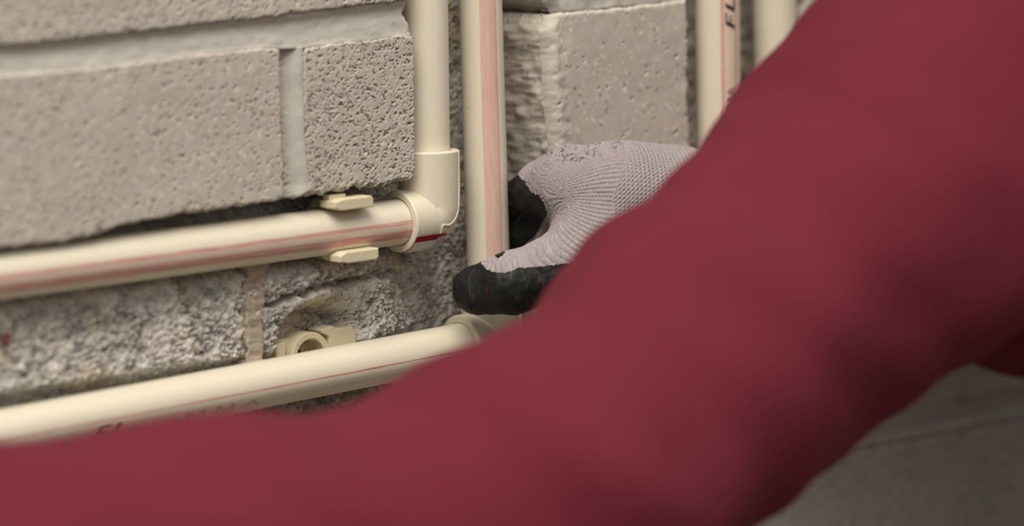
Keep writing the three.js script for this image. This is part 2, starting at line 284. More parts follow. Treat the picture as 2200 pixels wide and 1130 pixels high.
// A tube with wall thickness; u runs along it in metres / length, v is the angle from the front (0.5) round towards -s
function tube(a, b, r, ri, n = 96) {
  const { t, f, s, len } = sweepFrame(a, b), A = V(a), pos = [], nor = [], uv = [], idx = [];
  const rows = [[0, ri, 0], [0, ri, 1], [0, r - 0.0004, 1], [0.0004, r, 2], [len - 0.0004, r, 2], [len, r - 0.0004, 3], [len, ri, 3], [len, ri, 0]];
  const seg = 24, prof = [];
  prof.push([0.02, ri, -1, 0], [0, ri, -1, 0], [0, ri, 0, -1], [0, r - 0.0005, 0, -1], [0.0005, r, 1, 0]);
  for (let k = 1; k < seg; k++) prof.push([len * k / seg, r, 1, 0]);
  prof.push([len - 0.0005, r, 1, 0], [len, r - 0.0005, 0, 1], [len, ri, 0, 1], [len, ri, -1, 0], [len - 0.02, ri, -1, 0]);
  for (const [d, rr, nr, nt] of prof) for (let k = 0; k <= n; k++) {
    const th = (k / n) * 2 * Math.PI - Math.PI, c = Math.cos(th), q = Math.sin(th);
    const dir = f.clone().multiplyScalar(c).addScaledVector(s, q), p = A.clone().addScaledVector(t, d).addScaledVector(dir, rr);
    pos.push(p.x, p.y, p.z); const nn = dir.multiplyScalar(nr).addScaledVector(t, nt).normalize(); nor.push(nn.x, nn.y, nn.z); uv.push(d / len, k / n);
  }
  for (let j = 0; j < prof.length - 1; j++) for (let k = 0; k < n; k++) { const p = j * (n + 1) + k, q = p + 1, c = p + n + 1, d = c + 1; idx.push(p, d, q, p, c, d); }
  const g = new THREE.BufferGeometry();
  g.setAttribute('position', new THREE.Float32BufferAttribute(pos, 3)); g.setAttribute('normal', new THREE.Float32BufferAttribute(nor, 3)); g.setAttribute('uv', new THREE.Float32BufferAttribute(uv, 2)); g.setIndex(idx);
  return g;
}
// The print on a pipe: bands run the whole length. th = degrees from the front, positive towards -s... drawn(row) maps an angle to a canvas row.
function pipePrint(len, r, paint, seed) {
  const W = 2048, Hc = 512, c = document.createElement('canvas'); c.width = W; c.height = Hc; const g = c.getContext('2d'), R = rng(seed);
  g.fillStyle = '#e2dac4'; g.fillRect(0, 0, W, Hc);
  for (let k = 0; k < 260; k++) { g.fillStyle = `rgba(${150 + R() * 60 | 0},${130 + R() * 50 | 0},${90 + R() * 40 | 0},${0.02 + R() * 0.05})`; g.fillRect(R() * W, R() * Hc, 40 + R() * 300, 1 + R() * 2); }
  for (let k = 0; k < 46; k++) { g.fillStyle = `rgba(60,48,35,${0.15 + R() * 0.4})`; g.beginPath(); g.ellipse(R() * W, R() * Hc, 1 + R() * 2.5, 0.8 + R() * 1.2, 0, 0, 7); g.fill(); }
  paint(g, W, Hc, (deg) => Hc * (0.5 - deg / 360), R);
  const t = new THREE.CanvasTexture(c); t.colorSpace = THREE.SRGBColorSpace; return t;
}
// a worn printed band between two angles
function band(g, W, y0, y1, rgb, alpha, R, worn = 0.3) {
  const a = Math.min(y0, y1), b = Math.max(y0, y1), n = 512;
  for (let i = 0; i < n; i++) {
    const x = i * W / n, w0 = 1.6 * fbm(i * 0.05, a, 3, 3), w1 = 1.6 * fbm(i * 0.05, b, 9, 3);
    for (let k = 0; k < 16; k++) {
      const q = alpha * clamp(1 + worn * (1.5 * fbm(i * 0.06, k * 0.3 + a, 5, 5) - 0.15), 0.08, 1.3);
      const ya = lerp(a + w0, b + w1, k / 16), yb = lerp(a + w0, b + w1, (k + 1) / 16);
      g.fillStyle = `rgba(${rgb},${q})`; g.fillRect(x, ya, W / n, yb - ya + 0.2);
    }
  }
}
function scratches(g, W, y0, y1, R, n, col = '229,222,198') { for (let k = 0; k < n; k++) { g.strokeStyle = `rgba(${col},${0.25 + R() * 0.45})`; g.lineWidth = 0.8 + R() * 2; const x = R() * W, y = lerp(y0, y1, R()); g.beginPath(); g.moveTo(x, y); g.lineTo(x + (R() - 0.5) * 60, y + (R() - 0.5) * 14); g.stroke(); } }

const pipeMat = (map) => { const m = M.pipe.clone(); m.color.set(0xffffff); m.map = map; return m; };
const A1 = [-0.6959, 0.0263, -0.01], B1 = [-0.0612, 0.0282, -0.012];
const A2 = [-0.7014, -0.0616, -0.01], B2 = [-0.0207, -0.0427, -0.012];
const TA = [-0.0422, 0.4105, -0.012], BA = [-0.0472, 0.0488, -0.012];
const TB = [-0.0103, 0.4109, -0.012], BB = [-0.006, -0.032, -0.012];
const TC = [0.1624, 0.4124, -0.004], BC = [0.1599, -0.1287, -0.004];
const TD = [0.2008, 0.4129, -0.004], BD = [0.211, -0.1356, -0.004];
const CORNER1 = [-0.0475, 0.0283, -0.012], CORNER2 = [-0.0053, -0.0423, -0.012];
function addPipe(name, label, a, b, r, paint, seed) {
  const len = V(a).distanceTo(V(b));
  const t = thing(name, label, 'pipe', a), g = tube(a, b, r, r - 0.0022); g.translate(-a[0], -a[1], -a[2]);
  const m = mesh('tube', g, pipeMat(pipePrint(len, r, paint, seed)), t);
  return t;
}
const RED = '196,92,92';
addPipe('water_pipe', 'upper level cream pipe with a wide worn red stripe, held by the clip', A1, B1, 0.0122, (g, W, Hc, row, R) => {
  band(g, W, row(9), row(-1), RED, 0.42, R, 0.6); band(g, W, row(-1), row(-16), RED, 0.12, R, 0.4); band(g, W, row(-16), row(-37), RED, 0.46, R, 0.6); scratches(g, W, row(8), row(-36), R, 120);
}, 11);
addPipe('water_pipe', 'lower level cream pipe with thin red line and dark print, crossing above the red sleeve', A2, B2, 0.0122, (g, W, Hc, row, R) => {
  band(g, W, row(0), row(-3), '178,70,66', 0.6, R, 0.6); band(g, W, row(-49), row(-52), '178,70,66', 0.5, R, 0.5);
  g.font = 'italic bold 62px sans-serif'; g.fillStyle = 'rgba(52,24,24,0.9)'; g.save(); g.translate(W * 0.6143, row(-43)); g.scale(1.0, 1); g.fillText('FL', 0, 0); g.restore();
  g.font = '40px sans-serif'; g.fillStyle = 'rgba(120,60,40,0.5)'; g.save(); g.translate(W * 0.7017, row(-43)); g.scale(1.3, 1); g.fillText('M M A', 0, 0); g.restore(); band(g, W, row(-14), row(-44), '150,90,60', 0.1, R, 0.3);
}, 12);
addPipe('water_pipe', 'plain cream upright pipe rising from the elbow beside the cut block edge', BA, TA, 0.0116, () => {}, 13);
addPipe('water_pipe', 'cream upright pipe with pale red stripe, gripped by the gloved hand', BB, TB, 0.0116, (g, W, Hc, row, R) => {
  band(g, W, row(46), row(-2), RED, 0.29, R, 0.22); band(g, W, row(3), row(-2), RED, 0.16, R, 0.3); scratches(g, W, row(45), row(-1), R, 46, '214,176,158');
}, 14);
addPipe('water_pipe', 'cream upright pipe with two thin red lines and black lettering', BC, TC, 0.0126, (g, W, Hc, row, R) => {
  band(g, W, row(36), row(28), '200,100,96', 0.55, R, 0.35); band(g, W, row(-6), row(-11), '200,100,96', 0.55, R, 0.35); band(g, W, row(28), row(-6), RED, 0.12, R, 0.2);
  const print = (txt, font, col, u, deg, wide) => { g.save(); g.translate(W * u, row(deg)); g.scale(wide, 1); g.font = font; g.fillStyle = col; g.fillText(txt, 0, 0); g.restore(); };
  print('FL', 'italic bold 56px sans-serif', 'rgba(26,20,34,0.92)', 0.4468, -5, 1.171); g.textAlign = 'right'; print('MMA', 'bold 46px sans-serif', 'rgba(40,28,38,0.75)', 0.3907, -3, 0.678);
}, 15);
addPipe('water_pipe', 'cream upright pipe furthest right, half hidden by the red sleeve', BD, TD, 0.0124, () => {}, 16);

// ---------------------------------------------------------------- elbows
// sockets turned on a lathe and a bend swept between them; the path runs from the mouth of the level socket to the mouth of the upright one
function elbowPoint(o, along, th, extra = 0) {                   // a point of the outer skin: along the bend 0..1, th degrees from the front (positive outwards of the bend)
  const { C, h, v, r, bend } = o;                                // h, v point from the corner to the mouths
  const O = C.clone().addScaledVector(h, bend).addScaledVector(v, bend), a = (1 - along) * Math.PI / 2;
  const out = v.clone().multiplyScalar(-Math.sin(a)).addScaledVector(h, -Math.cos(a)).normalize();
  const f = new THREE.Vector3().crossVectors(v, h).normalize(); if (f.z < 0) f.negate();
  const q = th * Math.PI / 180, c = O.clone().addScaledVector(out, bend);
  return c.addScaledVector(f, Math.cos(q) * (r + extra)).addScaledVector(out, Math.sin(q) * (r + extra));
}
function elbow(name, label, corner, toH, toV, mouthH, mouthV, group) {
  const C = V(corner), h = V(toH).sub(C).normalize(), v = V(toV).sub(C).normalize();
  const o = { C: new THREE.Vector3(), h, v, r: 0.0162, bend: 0.0075 };
  const t = thing(name, label, 'pipe fitting', corner, group);
  const socket = (d, len, bore, R0) => {
    const P = [[bore, len - 0.014], [bore, len - 0.0008], [bore + 0.0007, len], [R0 - 0.0007, len], [R0, len - 0.0008], [R0 - 0.0003, 0.011], [o.r - 0.0002, 0.0068]].map(([x, y]) => new THREE.Vector2(x, y));
    const g = new THREE.LatheGeometry(P.reverse().map((p) => p), 96).toNonIndexed(); g.computeVertexNormals();
    const gg = mergeVertices(creased(g), 1e-6);
    gg.applyQuaternion(new THREE.Quaternion().setFromUnitVectors(new THREE.Vector3(0, 1, 0), d)); return gg;
  };
  mesh('socket', socket(h, mouthH, 0.0124, 0.0166), M.fitting, t);
  part('socket', socket(v, mouthV, 0.0118, 0.0164), M.fitting, t);
  const pos = [], idx = [], nA = 28, nT = 72;
  for (let j = 0; j <= nA; j++) for (let i = 0; i <= nT; i++) { const p = elbowPoint(o, j / nA, i * 360 / nT); pos.push(p.x, p.y, p.z); }
  for (let j = 0; j < nA; j++) for (let i = 0; i < nT; i++) { const a = j * (nT + 1) + i, b = a + 1, c = a + nT + 1, d = c + 1; idx.push(a, c, d, a, d, b); }
  const g = new THREE.BufferGeometry(); g.setAttribute('position', new THREE.Float32BufferAttribute(pos, 3)); g.setAttribute('uv', new THREE.Float32BufferAttribute(new Float32Array(pos.length / 3 * 2), 2)); g.setIndex(idx); g.computeVertexNormals();
  const ng = mergeVertices(g, 1e-6); ng.computeVertexNormals();
  mesh('bend', ng, M.fitting, t);
  // the raised seam the mould left, running round the outer front of the bend
  const f = new THREE.Vector3().crossVectors(v, h).normalize(); if (f.z < 0) f.negate();
  const side = (d, a, th) => { const out = d === v ? h.clone().negate() : v.clone().negate(), q = th * Math.PI / 180, R0 = 0.0164; return d.clone().multiplyScalar(a).addScaledVector(f, Math.cos(q) * R0).addScaledVector(out, Math.sin(q) * R0); };
  const path = [side(v, mouthV - 0.0002, 38), side(v, mouthV - 0.008, 37), side(v, 0.012, 35)];
  for (const [a, th] of [[0.9, 33], [0.75, 30], [0.6, 26], [0.45, 21], [0.33, 15], [0.22, 10], [0.17, 12], [0.13, 22], [0.1, 36], [0.08, 52]]) path.push(elbowPoint(o, a, th));
  mesh('mould_seam', new THREE.TubeGeometry(new THREE.CatmullRomCurve3(path, false, 'centripetal'), 90, 0.0006, 8), M.fitting, t);
  return { t, o, side };
}
function creased(g, deg = 32) {                                  // flat-to-smooth normals by crease angle on a non-indexed geometry
  const p = g.attributes.position, n = p.count, fn = [], key = (i) => [p.getX(i), p.getY(i), p.getZ(i)].map((x) => Math.round(x * 1e6)).join(), at = {};
  const a = new THREE.Vector3(), b = new THREE.Vector3(), c = new THREE.Vector3();
  for (let i = 0; i < n; i += 3) { a.fromBufferAttribute(p, i); b.fromBufferAttribute(p, i + 1).sub(a); c.fromBufferAttribute(p, i + 2).sub(a); const m = b.clone().cross(c); for (let k = 0; k < 3; k++) { fn.push(m); (at[key(i + k)] ??= []).push(m); } }
  const out = new Float32Array(n * 3), cs = Math.cos(deg * Math.PI / 180);
  for (let i = 0; i < n; i++) { const s = new THREE.Vector3(), m = fn[i], ml = m.length() || 1; for (const q of at[key(i)]) if (q.dot(m) >= cs * ml * (q.length() || 1)) s.add(q); s.normalize(); out.set([s.x, s.y, s.z], i * 3); }
  g.setAttribute('normal', new THREE.BufferAttribute(out, 3)); return g;
}
const e1 = elbow('pipe_elbow', 'cream elbow with a red and white sticker under it, below the plain upright pipe', CORNER1, A1, TA, 0.0226, 0.0362);
const e2 = elbow('pipe_elbow', 'cream elbow below the gloved thumb at the foot of the striped upright pipe', CORNER2, A2, TB, 0.0226, 0.0362);
{ // sticker on the underside of the first elbow's level socket
  const c = document.createElement('canvas'); c.width = 512; c.height = 256; const g = c.getContext('2d'), R = rng(5);
  g.fillStyle = '#dedcda'; g.fillRect(0, 0, 512, 256); g.fillStyle = '#8e1418'; g.fillRect(0, 0, 512, 42); g.fillRect(0, 0, 16, 256);
  g.fillStyle = '#b9aeb0'; g.beginPath(); g.moveTo(380, 22); g.lineTo(512, 14); g.lineTo(512, 256); g.lineTo(300, 256); g.fill();
  for (let k = 0; k < 900; k++) { const x = 320 + R() * 190, y = 28 + R() * 226; if (x < 380 - (y - 22) * 0.34) continue; const q = R(); g.fillStyle = q > 0.7 ? '#e8e8ec' : q > 0.35 ? '#8f7f86' : '#c58f98'; g.fillRect(x, y, 3 + R() * 6, 2 + R() * 5); }
  g.strokeStyle = '#8a5a4a'; g.lineWidth = 7; g.beginPath(); g.ellipse(255, 190, 40, 70, 0.5, 0, 7); g.stroke();
  const t = new THREE.CanvasTexture(c); t.colorSpace = THREE.SRGBColorSpace;
  const pos = [], uv = [], idx = [], nu = 30, nv = 24, rr = 0.01685;
  for (let j = 0; j <= nv; j++) for (let i = 0; i <= nu; i++) { const p = e1.side(e1.o.h, lerp(0.0222, 0.001, i / nu), lerp(24, 100, j / nv)); const ax = e1.o.h.clone().multiplyScalar(p.dot(e1.o.h)); p.sub(ax).setLength(rr).add(ax); pos.push(p.x, p.y, p.z); uv.push(i / nu, 1 - j / nv); }
  for (let j = 0; j < nv; j++) for (let i = 0; i < nu; i++) { const a = j * (nu + 1) + i, b = a + 1, q = a + nu + 1, d = q + 1; idx.push(a, d, b, a, q, d); }
  const geo = new THREE.BufferGeometry(); geo.setAttribute('position', new THREE.Float32BufferAttribute(pos, 3)); geo.setAttribute('uv', new THREE.Float32BufferAttribute(uv, 2)); geo.setIndex(idx); geo.computeVertexNormals();
  const m = mesh('sticker', geo, new THREE.MeshPhysicalMaterial({ map: t, roughness: 0.35, side: THREE.DoubleSide }), e1.t); m.userData.label = 'red and white paper sticker';
}

// ---------------------------------------------------------------- clips
function prism(pts, z0, z1, bevel = 0.0005) {
  const s = new THREE.Shape(pts.map((p) => new THREE.Vector2(p[0], p[1])));
  const g = new THREE.ExtrudeGeometry(s, { depth: z1 - z0 - 2 * bevel, bevelEnabled: true, bevelSize: bevel, bevelThickness: bevel, bevelSegments: 2, bevelOffset: -bevel, curveSegments: 24 }); g.translate(0, 0, z0 + bevel); return g;
}
function ringGeometry(ri, ro, z0, z1) {
  const s = new THREE.Shape(); s.absarc(0, 0, ro, 0, Math.PI * 2); const hole = new THREE.Path(); hole.absarc(0, 0, ri, 0, Math.PI * 2, true); s.holes.push(hole);
  const b = 0.0005, g = new THREE.ExtrudeGeometry(s, { depth: z1 - z0 - 2 * b, bevelEnabled: true, bevelSize: b, bevelThickness: b, bevelSegments: 2, bevelOffset: -b, curveSegments: 64 }); g.translate(0, 0, z0 + b); return g;
}
function marks(r, z, a0, a1, n) {                                // small raised characters round the ring, too small to read
  const gs = [], R = rng(3);
  for (let k = 0; k < n; k++) {
    const a = lerp(a0, a1, k / (n - 1)) * Math.PI / 180;
    const g = R() > 0.45 ? new THREE.TorusGeometry(0.0008, 0.0003, 6, 14) : new THREE.CapsuleGeometry(0.0003, 0.0015, 3, 8);
    g.scale(0.8, 1.25, 1); g.rotateZ(a - Math.PI / 2); g.translate(Math.cos(a) * r, Math.sin(a) * r, z); gs.push(g.index ? g.toNonIndexed() : g);
  }
  return mergeGeometries(gs.map((g) => { for (const k of Object.keys(g.attributes)) if (!['position', 'normal', 'uv'].includes(k)) g.deleteAttribute(k); return g; }));
}
{ // the clip that holds the upper pipe
  const at = [-0.1028, 0.0282, -0.012], fr = sweepFrame(A1, B1);
  const t = thing('pipe_clip', 'cream plastic clip with two jaws holding the upper level pipe', 'clip', at);
  t.rotation.z = Math.atan2(fr.t.y, fr.t.x);
  mesh('ring', ringGeometry(0.0085, 0.0178, -0.017, -0.0115), M.clip, t);
  part('embossed_mark', marks(0.0158, -0.0115, 95, 165, 11), M.clip, t);
  part('embossed_mark', marks(0.0158, -0.0115, 200, 262, 10), M.clip, t);
  for (const [s, y0, dx, z0] of [[1, 0.0121, -0.0070, 0.004], [-1, 0.0097, -0.0045, 0.0079]]) {
    const g = prism([[-0.0112, 0], [0.0105, 0], [0.0105, 0.0046], [0.009, 0.006], [-0.0098, 0.006], [-0.0156, 0.0048], [-0.0156, 0.0018]].map(([x, y]) => [x + dx, (y0 + y) * s]), z0, 0.0165, 0.0006);
    const jaw = part('jaw', g, M.clip, t);
    if (s > 0) part('lug', (() => { const b = new RoundedBoxGeometry(0.011, 0.0026, 0.006, 3, 0.0006); b.translate(-0.0148, y0 + 0.0066, 0.0065); return b; })(), M.clip, jaw);
    part('web', prism([[-0.016, 0.0122 * s], [0.002, 0.0122 * s], [0.002, 0.0158 * s], [-0.0135, 0.0158 * s]], -0.0125, 0.0095, 0.0005), M.clip, jaw);
  }
  part('stem', (() => { const b = new THREE.CylinderGeometry(0.007, 0.009, 0.024, 40); b.rotateX(Math.PI / 2); b.translate(0, 0, -0.0275); return b; })(), M.clip, t);
}
{ // the empty clip behind the lower pipe
  const at = [-0.1222, -0.0388, -0.0232];
  const t = thing('pipe_clip', 'empty cream clip screwed to the rough bed above the lower pipe', 'clip', at);
  mesh('ring', ringGeometry(0.0094, 0.0132, -0.015, 0.0005), M.clip, t);
  part('embossed_mark', marks(0.0113, 0.0005, 60, 178, 16), M.clip, t);
  part('back_plate', (() => { const s = new THREE.Shape([[-0.0205, -0.0105], [0.0135, -0.0105], [0.0135, 0.0105], [-0.0205, 0.0105]].map((p) => new THREE.Vector2(...p))), hole = new THREE.Path(); hole.absarc(0, 0, 0.0096, 0, Math.PI * 2, true); s.holes.push(hole); const g = new THREE.ExtrudeGeometry(s, { depth: 0.004, bevelEnabled: true, bevelSize: 0.0005, bevelThickness: 0.0005, bevelSegments: 2, bevelOffset: -0.0005, curveSegments: 48 }); g.translate(0, 0, -0.0105); return g; })(), M.clip, t);
  part('cup', new THREE.CylinderGeometry(0.0096, 0.0096, 0.002, 48).rotateX(Math.PI / 2).translate(0, 0, -0.0145), M.clip, t);
  const jaw = part('jaw', prism([[-0.0213, -0.0105], [-0.0155, -0.0105], [-0.0155, 0.0096], [-0.0205, 0.0092], [-0.0213, 0.0084]], -0.01, -0.0012, 0.0007), M.clip, t);
  const bar = part('jaw', prism([[0.0124, -0.006], [0.0305, -0.006], [0.0308, 0.0094], [0.0285, 0.013], [0.0165, 0.0132], [0.0155, 0.0147], [0.0061, 0.0135], [0.0078, 0.0118], [0.0124, 0.0095]], -0.01, 0.001, 0.0007), M.clip, t);
  const screw = part('screw', new THREE.SphereGeometry(0.0042, 32, 12, 0, Math.PI * 2, 0, Math.PI / 2).rotateX(Math.PI / 2).scale(1, 1, 0.55).translate(0, 0, -0.0136), M.steel, t); screw.userData.label = 'steel screw head';
  mesh('slot', (() => { const b = new THREE.BoxGeometry(0.006, 0.0009, 0.0012); b.rotateZ(0.5); b.translate(0, 0, -0.0115); return b; })(), M.boot, screw);
}

// ---------------------------------------------------------------- person: fields, meshed
function capsule(a, b, ra, rb) { const A = V(a), B = V(b), d = B.clone().sub(A), l2 = d.lengthSq() || 1e-9; return { A, d, l2, ra, rb }; }
function capDist(c, x, y, z) { const px = x - c.A.x, py = y - c.A.y, pz = z - c.A.z, t = clamp((px * c.d.x + py * c.d.y + pz * c.d.z) / c.l2, 0, 1); return Math.hypot(px - c.d.x * t, py - c.d.y * t, pz - c.d.z * t) - (c.ra + (c.rb - c.ra) * t); }
const smin = (a, b, k) => { const h = Math.max(k - Math.abs(a - b), 0) / k; return Math.min(a, b) - h * h * k * 0.25; };
const boxOf = (caps, pad) => { const lo = [9, 9, 9], hi = [-9, -9, -9]; for (const c of caps) for (const [p, q] of [[c.A, c.ra], [c.A.clone().add(c.d), c.rb]]) ['x', 'y', 'z'].forEach((k, i) => { lo[i] = Math.min(lo[i], p[k] - q - pad); hi[i] = Math.max(hi[i], p[k] + q + pad); }); return [lo, hi]; };
const field = (caps, k) => (x, y, z) => { let d = 9; for (const c of caps) d = smin(d, capDist(c, x, y, z), c.k ?? k); return d; };
function meshField(f, lo, hi, cell, iso = 0) {                   // surface nets; blocks far from the surface are skipped
  const n = [0, 1, 2].map((i) => Math.ceil((hi[i] - lo[i]) / cell / 8) * 8 + 1), [nx, ny, nz] = n, F = new Float32Array(nx * ny * nz).fill(1e3), B = 8;
  const at = (i, j, k) => (k * ny + j) * nx + i, X = (i) => lo[0] + i * cell, Y = (j) => lo[1] + j * cell, Z = (k) => lo[2] + k * cell;
  const live = [];
  for (let bk = 0; bk < nz - 1; bk += B) for (let bj = 0; bj < ny - 1; bj += B) for (let bi = 0; bi < nx - 1; bi += B) {
    const c = f(X(bi + 4), Y(bj + 4), Z(bk + 4)) - iso;
    if (Math.abs(c) > cell * B * 1.25) continue;
    live.push([bi, bj, bk]);
    for (let k = bk; k <= bk + B; k++) for (let j = bj; j <= bj + B; j++) for (let i = bi; i <= bi + B; i++) { const q = at(i, j, k); if (F[q] === 1e3) F[q] = f(X(i), Y(j), Z(k)) - iso; }
  }
  const vid = new Int32Array(nx * ny * nz).fill(-1), pos = [], idx = [];
  for (const [bi, bj, bk] of live) for (let k = bk; k < bk + B; k++) for (let j = bj; j < bj + B; j++) for (let i = bi; i < bi + B; i++) {
    let sx = 0, sy = 0, sz = 0, m = 0, neg = 0;
    const c = [F[at(i, j, k)], F[at(i + 1, j, k)], F[at(i, j + 1, k)], F[at(i + 1, j + 1, k)], F[at(i, j, k + 1)], F[at(i + 1, j, k + 1)], F[at(i, j + 1, k + 1)], F[at(i + 1, j + 1, k + 1)]];
    for (const q of c) if (q < 0) neg++;
    if (!neg || neg === 8) continue;
    for (let e = 0; e < 8; e++) for (const b of [1, 2, 4]) { const g = e | b; if (g === e || (c[e] < 0) === (c[g] < 0)) continue; const t = c[e] / (c[e] - c[g]); sx += (e & 1) + (b === 1 ? t : 0); sy += ((e >> 1) & 1) + (b === 2 ? t : 0); sz += ((e >> 2) & 1) + (b === 4 ? t : 0); m++; }
    vid[at(i, j, k)] = pos.length / 3; pos.push(X(i + sx / m), Y(j + sy / m), Z(k + sz / m));
  }
  const quad = (a, b, c, d, flip) => { if (a < 0 || b < 0 || c < 0 || d < 0) return; flip ? idx.push(a, c, b, a, d, c) : idx.push(a, b, c, a, c, d); };
  for (const [bi, bj, bk] of live) for (let k = bk; k < bk + B; k++) for (let j = bj; j < bj + B; j++) for (let i = bi; i < bi + B; i++) {
    const s = F[at(i, j, k)] < 0;
    if (j && k && (F[at(i + 1, j, k)] < 0) !== s) quad(vid[at(i, j - 1, k - 1)], vid[at(i, j, k - 1)], vid[at(i, j, k)], vid[at(i, j - 1, k)], !s);
    if (i && k && (F[at(i, j + 1, k)] < 0) !== s) quad(vid[at(i - 1, j, k - 1)], vid[at(i - 1, j, k)], vid[at(i, j, k)], vid[at(i, j, k - 1)], !s);
    if (i && j && (F[at(i, j, k + 1)] < 0) !== s) quad(vid[at(i - 1, j - 1, k)], vid[at(i, j - 1, k)], vid[at(i, j, k)], vid[at(i - 1, j, k)], !s);
  }
  const nor = new Float32Array(pos.length), e = cell * 0.5;
  for (let v = 0; v < pos.length; v += 3) for (let pass = 0; pass < 2; pass++) {
    const x = pos[v], y = pos[v + 1], z = pos[v + 2], d = f(x, y, z) - iso;
    const gx = f(x + e, y, z) - iso - d, gy = f(x, y + e, z) - iso - d, gz = f(x, y, z + e) - iso - d, l = Math.hypot(gx, gy, gz) || 1;
    nor[v] = gx / l; nor[v + 1] = gy / l; nor[v + 2] = gz / l;
    if (!pass) { const s = clamp(d, -cell, cell) * Math.min(1, e / l); pos[v] -= nor[v] * s; pos[v + 1] -= nor[v + 1] * s; pos[v + 2] -= nor[v + 2] * s; }
  }
  return { pos, nor, idx };
}
function geometryOf({ pos, nor, idx, uv }) {
  const g = new THREE.BufferGeometry(); g.setAttribute('position', new THREE.Float32BufferAttribute(pos, 3)); if (nor) g.setAttribute('normal', new THREE.Float32BufferAttribute(nor, 3));
  g.setAttribute('uv', new THREE.Float32BufferAttribute(uv ?? new Float32Array(pos.length / 3 * 2), 2)); g.setIndex(idx); if (!nor) g.computeVertexNormals(); return g;
}
function split(m, cls) {                                         // cuts a mesh where cls(vertex) changes sign: [where it is positive, where it is negative]
  const n = m.pos.length / 3, val = new Float32Array(n); for (let i = 0; i < n; i++) val[i] = cls(m.pos[i * 3], m.pos[i * 3 + 1], m.pos[i * 3 + 2], m.nor[i * 3], m.nor[i * 3 + 1], m.nor[i * 3 + 2]);
  const side = (sgn) => {
    const pos = [], nor = [], idx = [], map = new Map();
    const vert = (i) => { if (!map.has(i)) { map.set(i, pos.length / 3); for (let k = 0; k < 3; k++) { pos.push(m.pos[i * 3 + k]); nor.push(m.nor[i * 3 + k]); } } return map.get(i); };
    const cut = (i, j) => { const key = i < j ? i + '_' + j : j + '_' + i; if (!map.has(key)) { const t = val[i] / (val[i] - val[j]); map.set(key, pos.length / 3); for (let k = 0; k < 3; k++) { pos.push(lerp(m.pos[i * 3 + k], m.pos[j * 3 + k], t)); nor.push(lerp(m.nor[i * 3 + k], m.nor[j * 3 + k], t)); } } return map.get(key); };
    for (let q = 0; q < m.idx.length; q += 3) {
      const t = [m.idx[q], m.idx[q + 1], m.idx[q + 2]], out = [];
      for (let k = 0; k < 3; k++) { const a = t[k], b = t[(k + 1) % 3], ia = val[a] * sgn >= 0, ib = val[b] * sgn >= 0; if (ia) out.push(vert(a)); if (ia !== ib) out.push(cut(a, b)); }
      for (let k = 1; k + 1 < out.length; k++) idx.push(out[0], out[k], out[k + 1]);
    }
    return { pos, nor, idx };
  };
  return [side(1), side(-1)];
}
const person = thing('person', 'worker in a dark red long-sleeved jacket gripping the striped pipe with a grey gloved hand', 'person', [0, 0, 0]);

// --- the gloved right hand, seen from its back: index finger and fellows round the pipe, thumb across its front
const handCaps = [
  capsule([0.1025, 0.0139, 0.06], [0.0627, 0.0242, 0.058], 0.0345, 0.0345), capsule([0.0627, 0.0242, 0.058], [0.0347, 0.0337, 0.048], 0.0345, 0.0300), capsule([0.0347, 0.0342, 0.048], [0.0178, 0.0406, 0.028], 0.0285, 0.0205),
  capsule([0.0465, 0.0064, 0.06], [0.0168, 0.0114, 0.052], 0.030, 0.0215), capsule([0.0167, 0.0101, 0.052], [-0.0078, 0.0007, 0.042], 0.0225, 0.0170),
  Object.assign(capsule([-0.0079, 0.0002, 0.042], [-0.0277, -0.0047, 0.03], 0.0165, 0.0150), { k: 0.006 }), Object.assign(capsule([-0.0277, -0.0057, 0.03], [-0.0364, -0.0093, 0.013], 0.0152, 0.0128), { k: 0.006 }),
  Object.assign(capsule([0.0179, 0.0431, 0.028], [0.015, 0.0396, 0.01], 0.0185, 0.0140), { k: 0.008 }), Object.assign(capsule([0.015, 0.0391, 0.01], [0.0182, 0.0317, -0.008], 0.0140, 0.0126), { k: 0.005 }), Object.assign(capsule([0.0182, 0.0317, -0.008], [0.0209, 0.0261, -0.024], 0.0126, 0.0112), { k: 0.003 }), Object.assign(capsule([0.0209, 0.0261, -0.024], [0.0142, 0.025, -0.034], 0.0112, 0.0095), { k: 0.003 }),
  Object.assign(capsule([0.0301, 0.0326, 0.02], [0.0249, 0.0215, 0], 0.0170, 0.0125), { k: 0.004 }), Object.assign(capsule([0.0249, 0.021, 0], [0.0197, 0.0133, -0.014], 0.0122, 0.0112), { k: 0.003 }), Object.assign(capsule([0.0197, 0.0133, -0.014], [0.022, 0.0097, -0.03], 0.0112, 0.0095), { k: 0.003 }),
];
handCaps.box = boxOf(handCaps, 0.006);
const hand = field(handCaps, 0.012);
const handAll = (x, y, z) => hand(x, y, z);
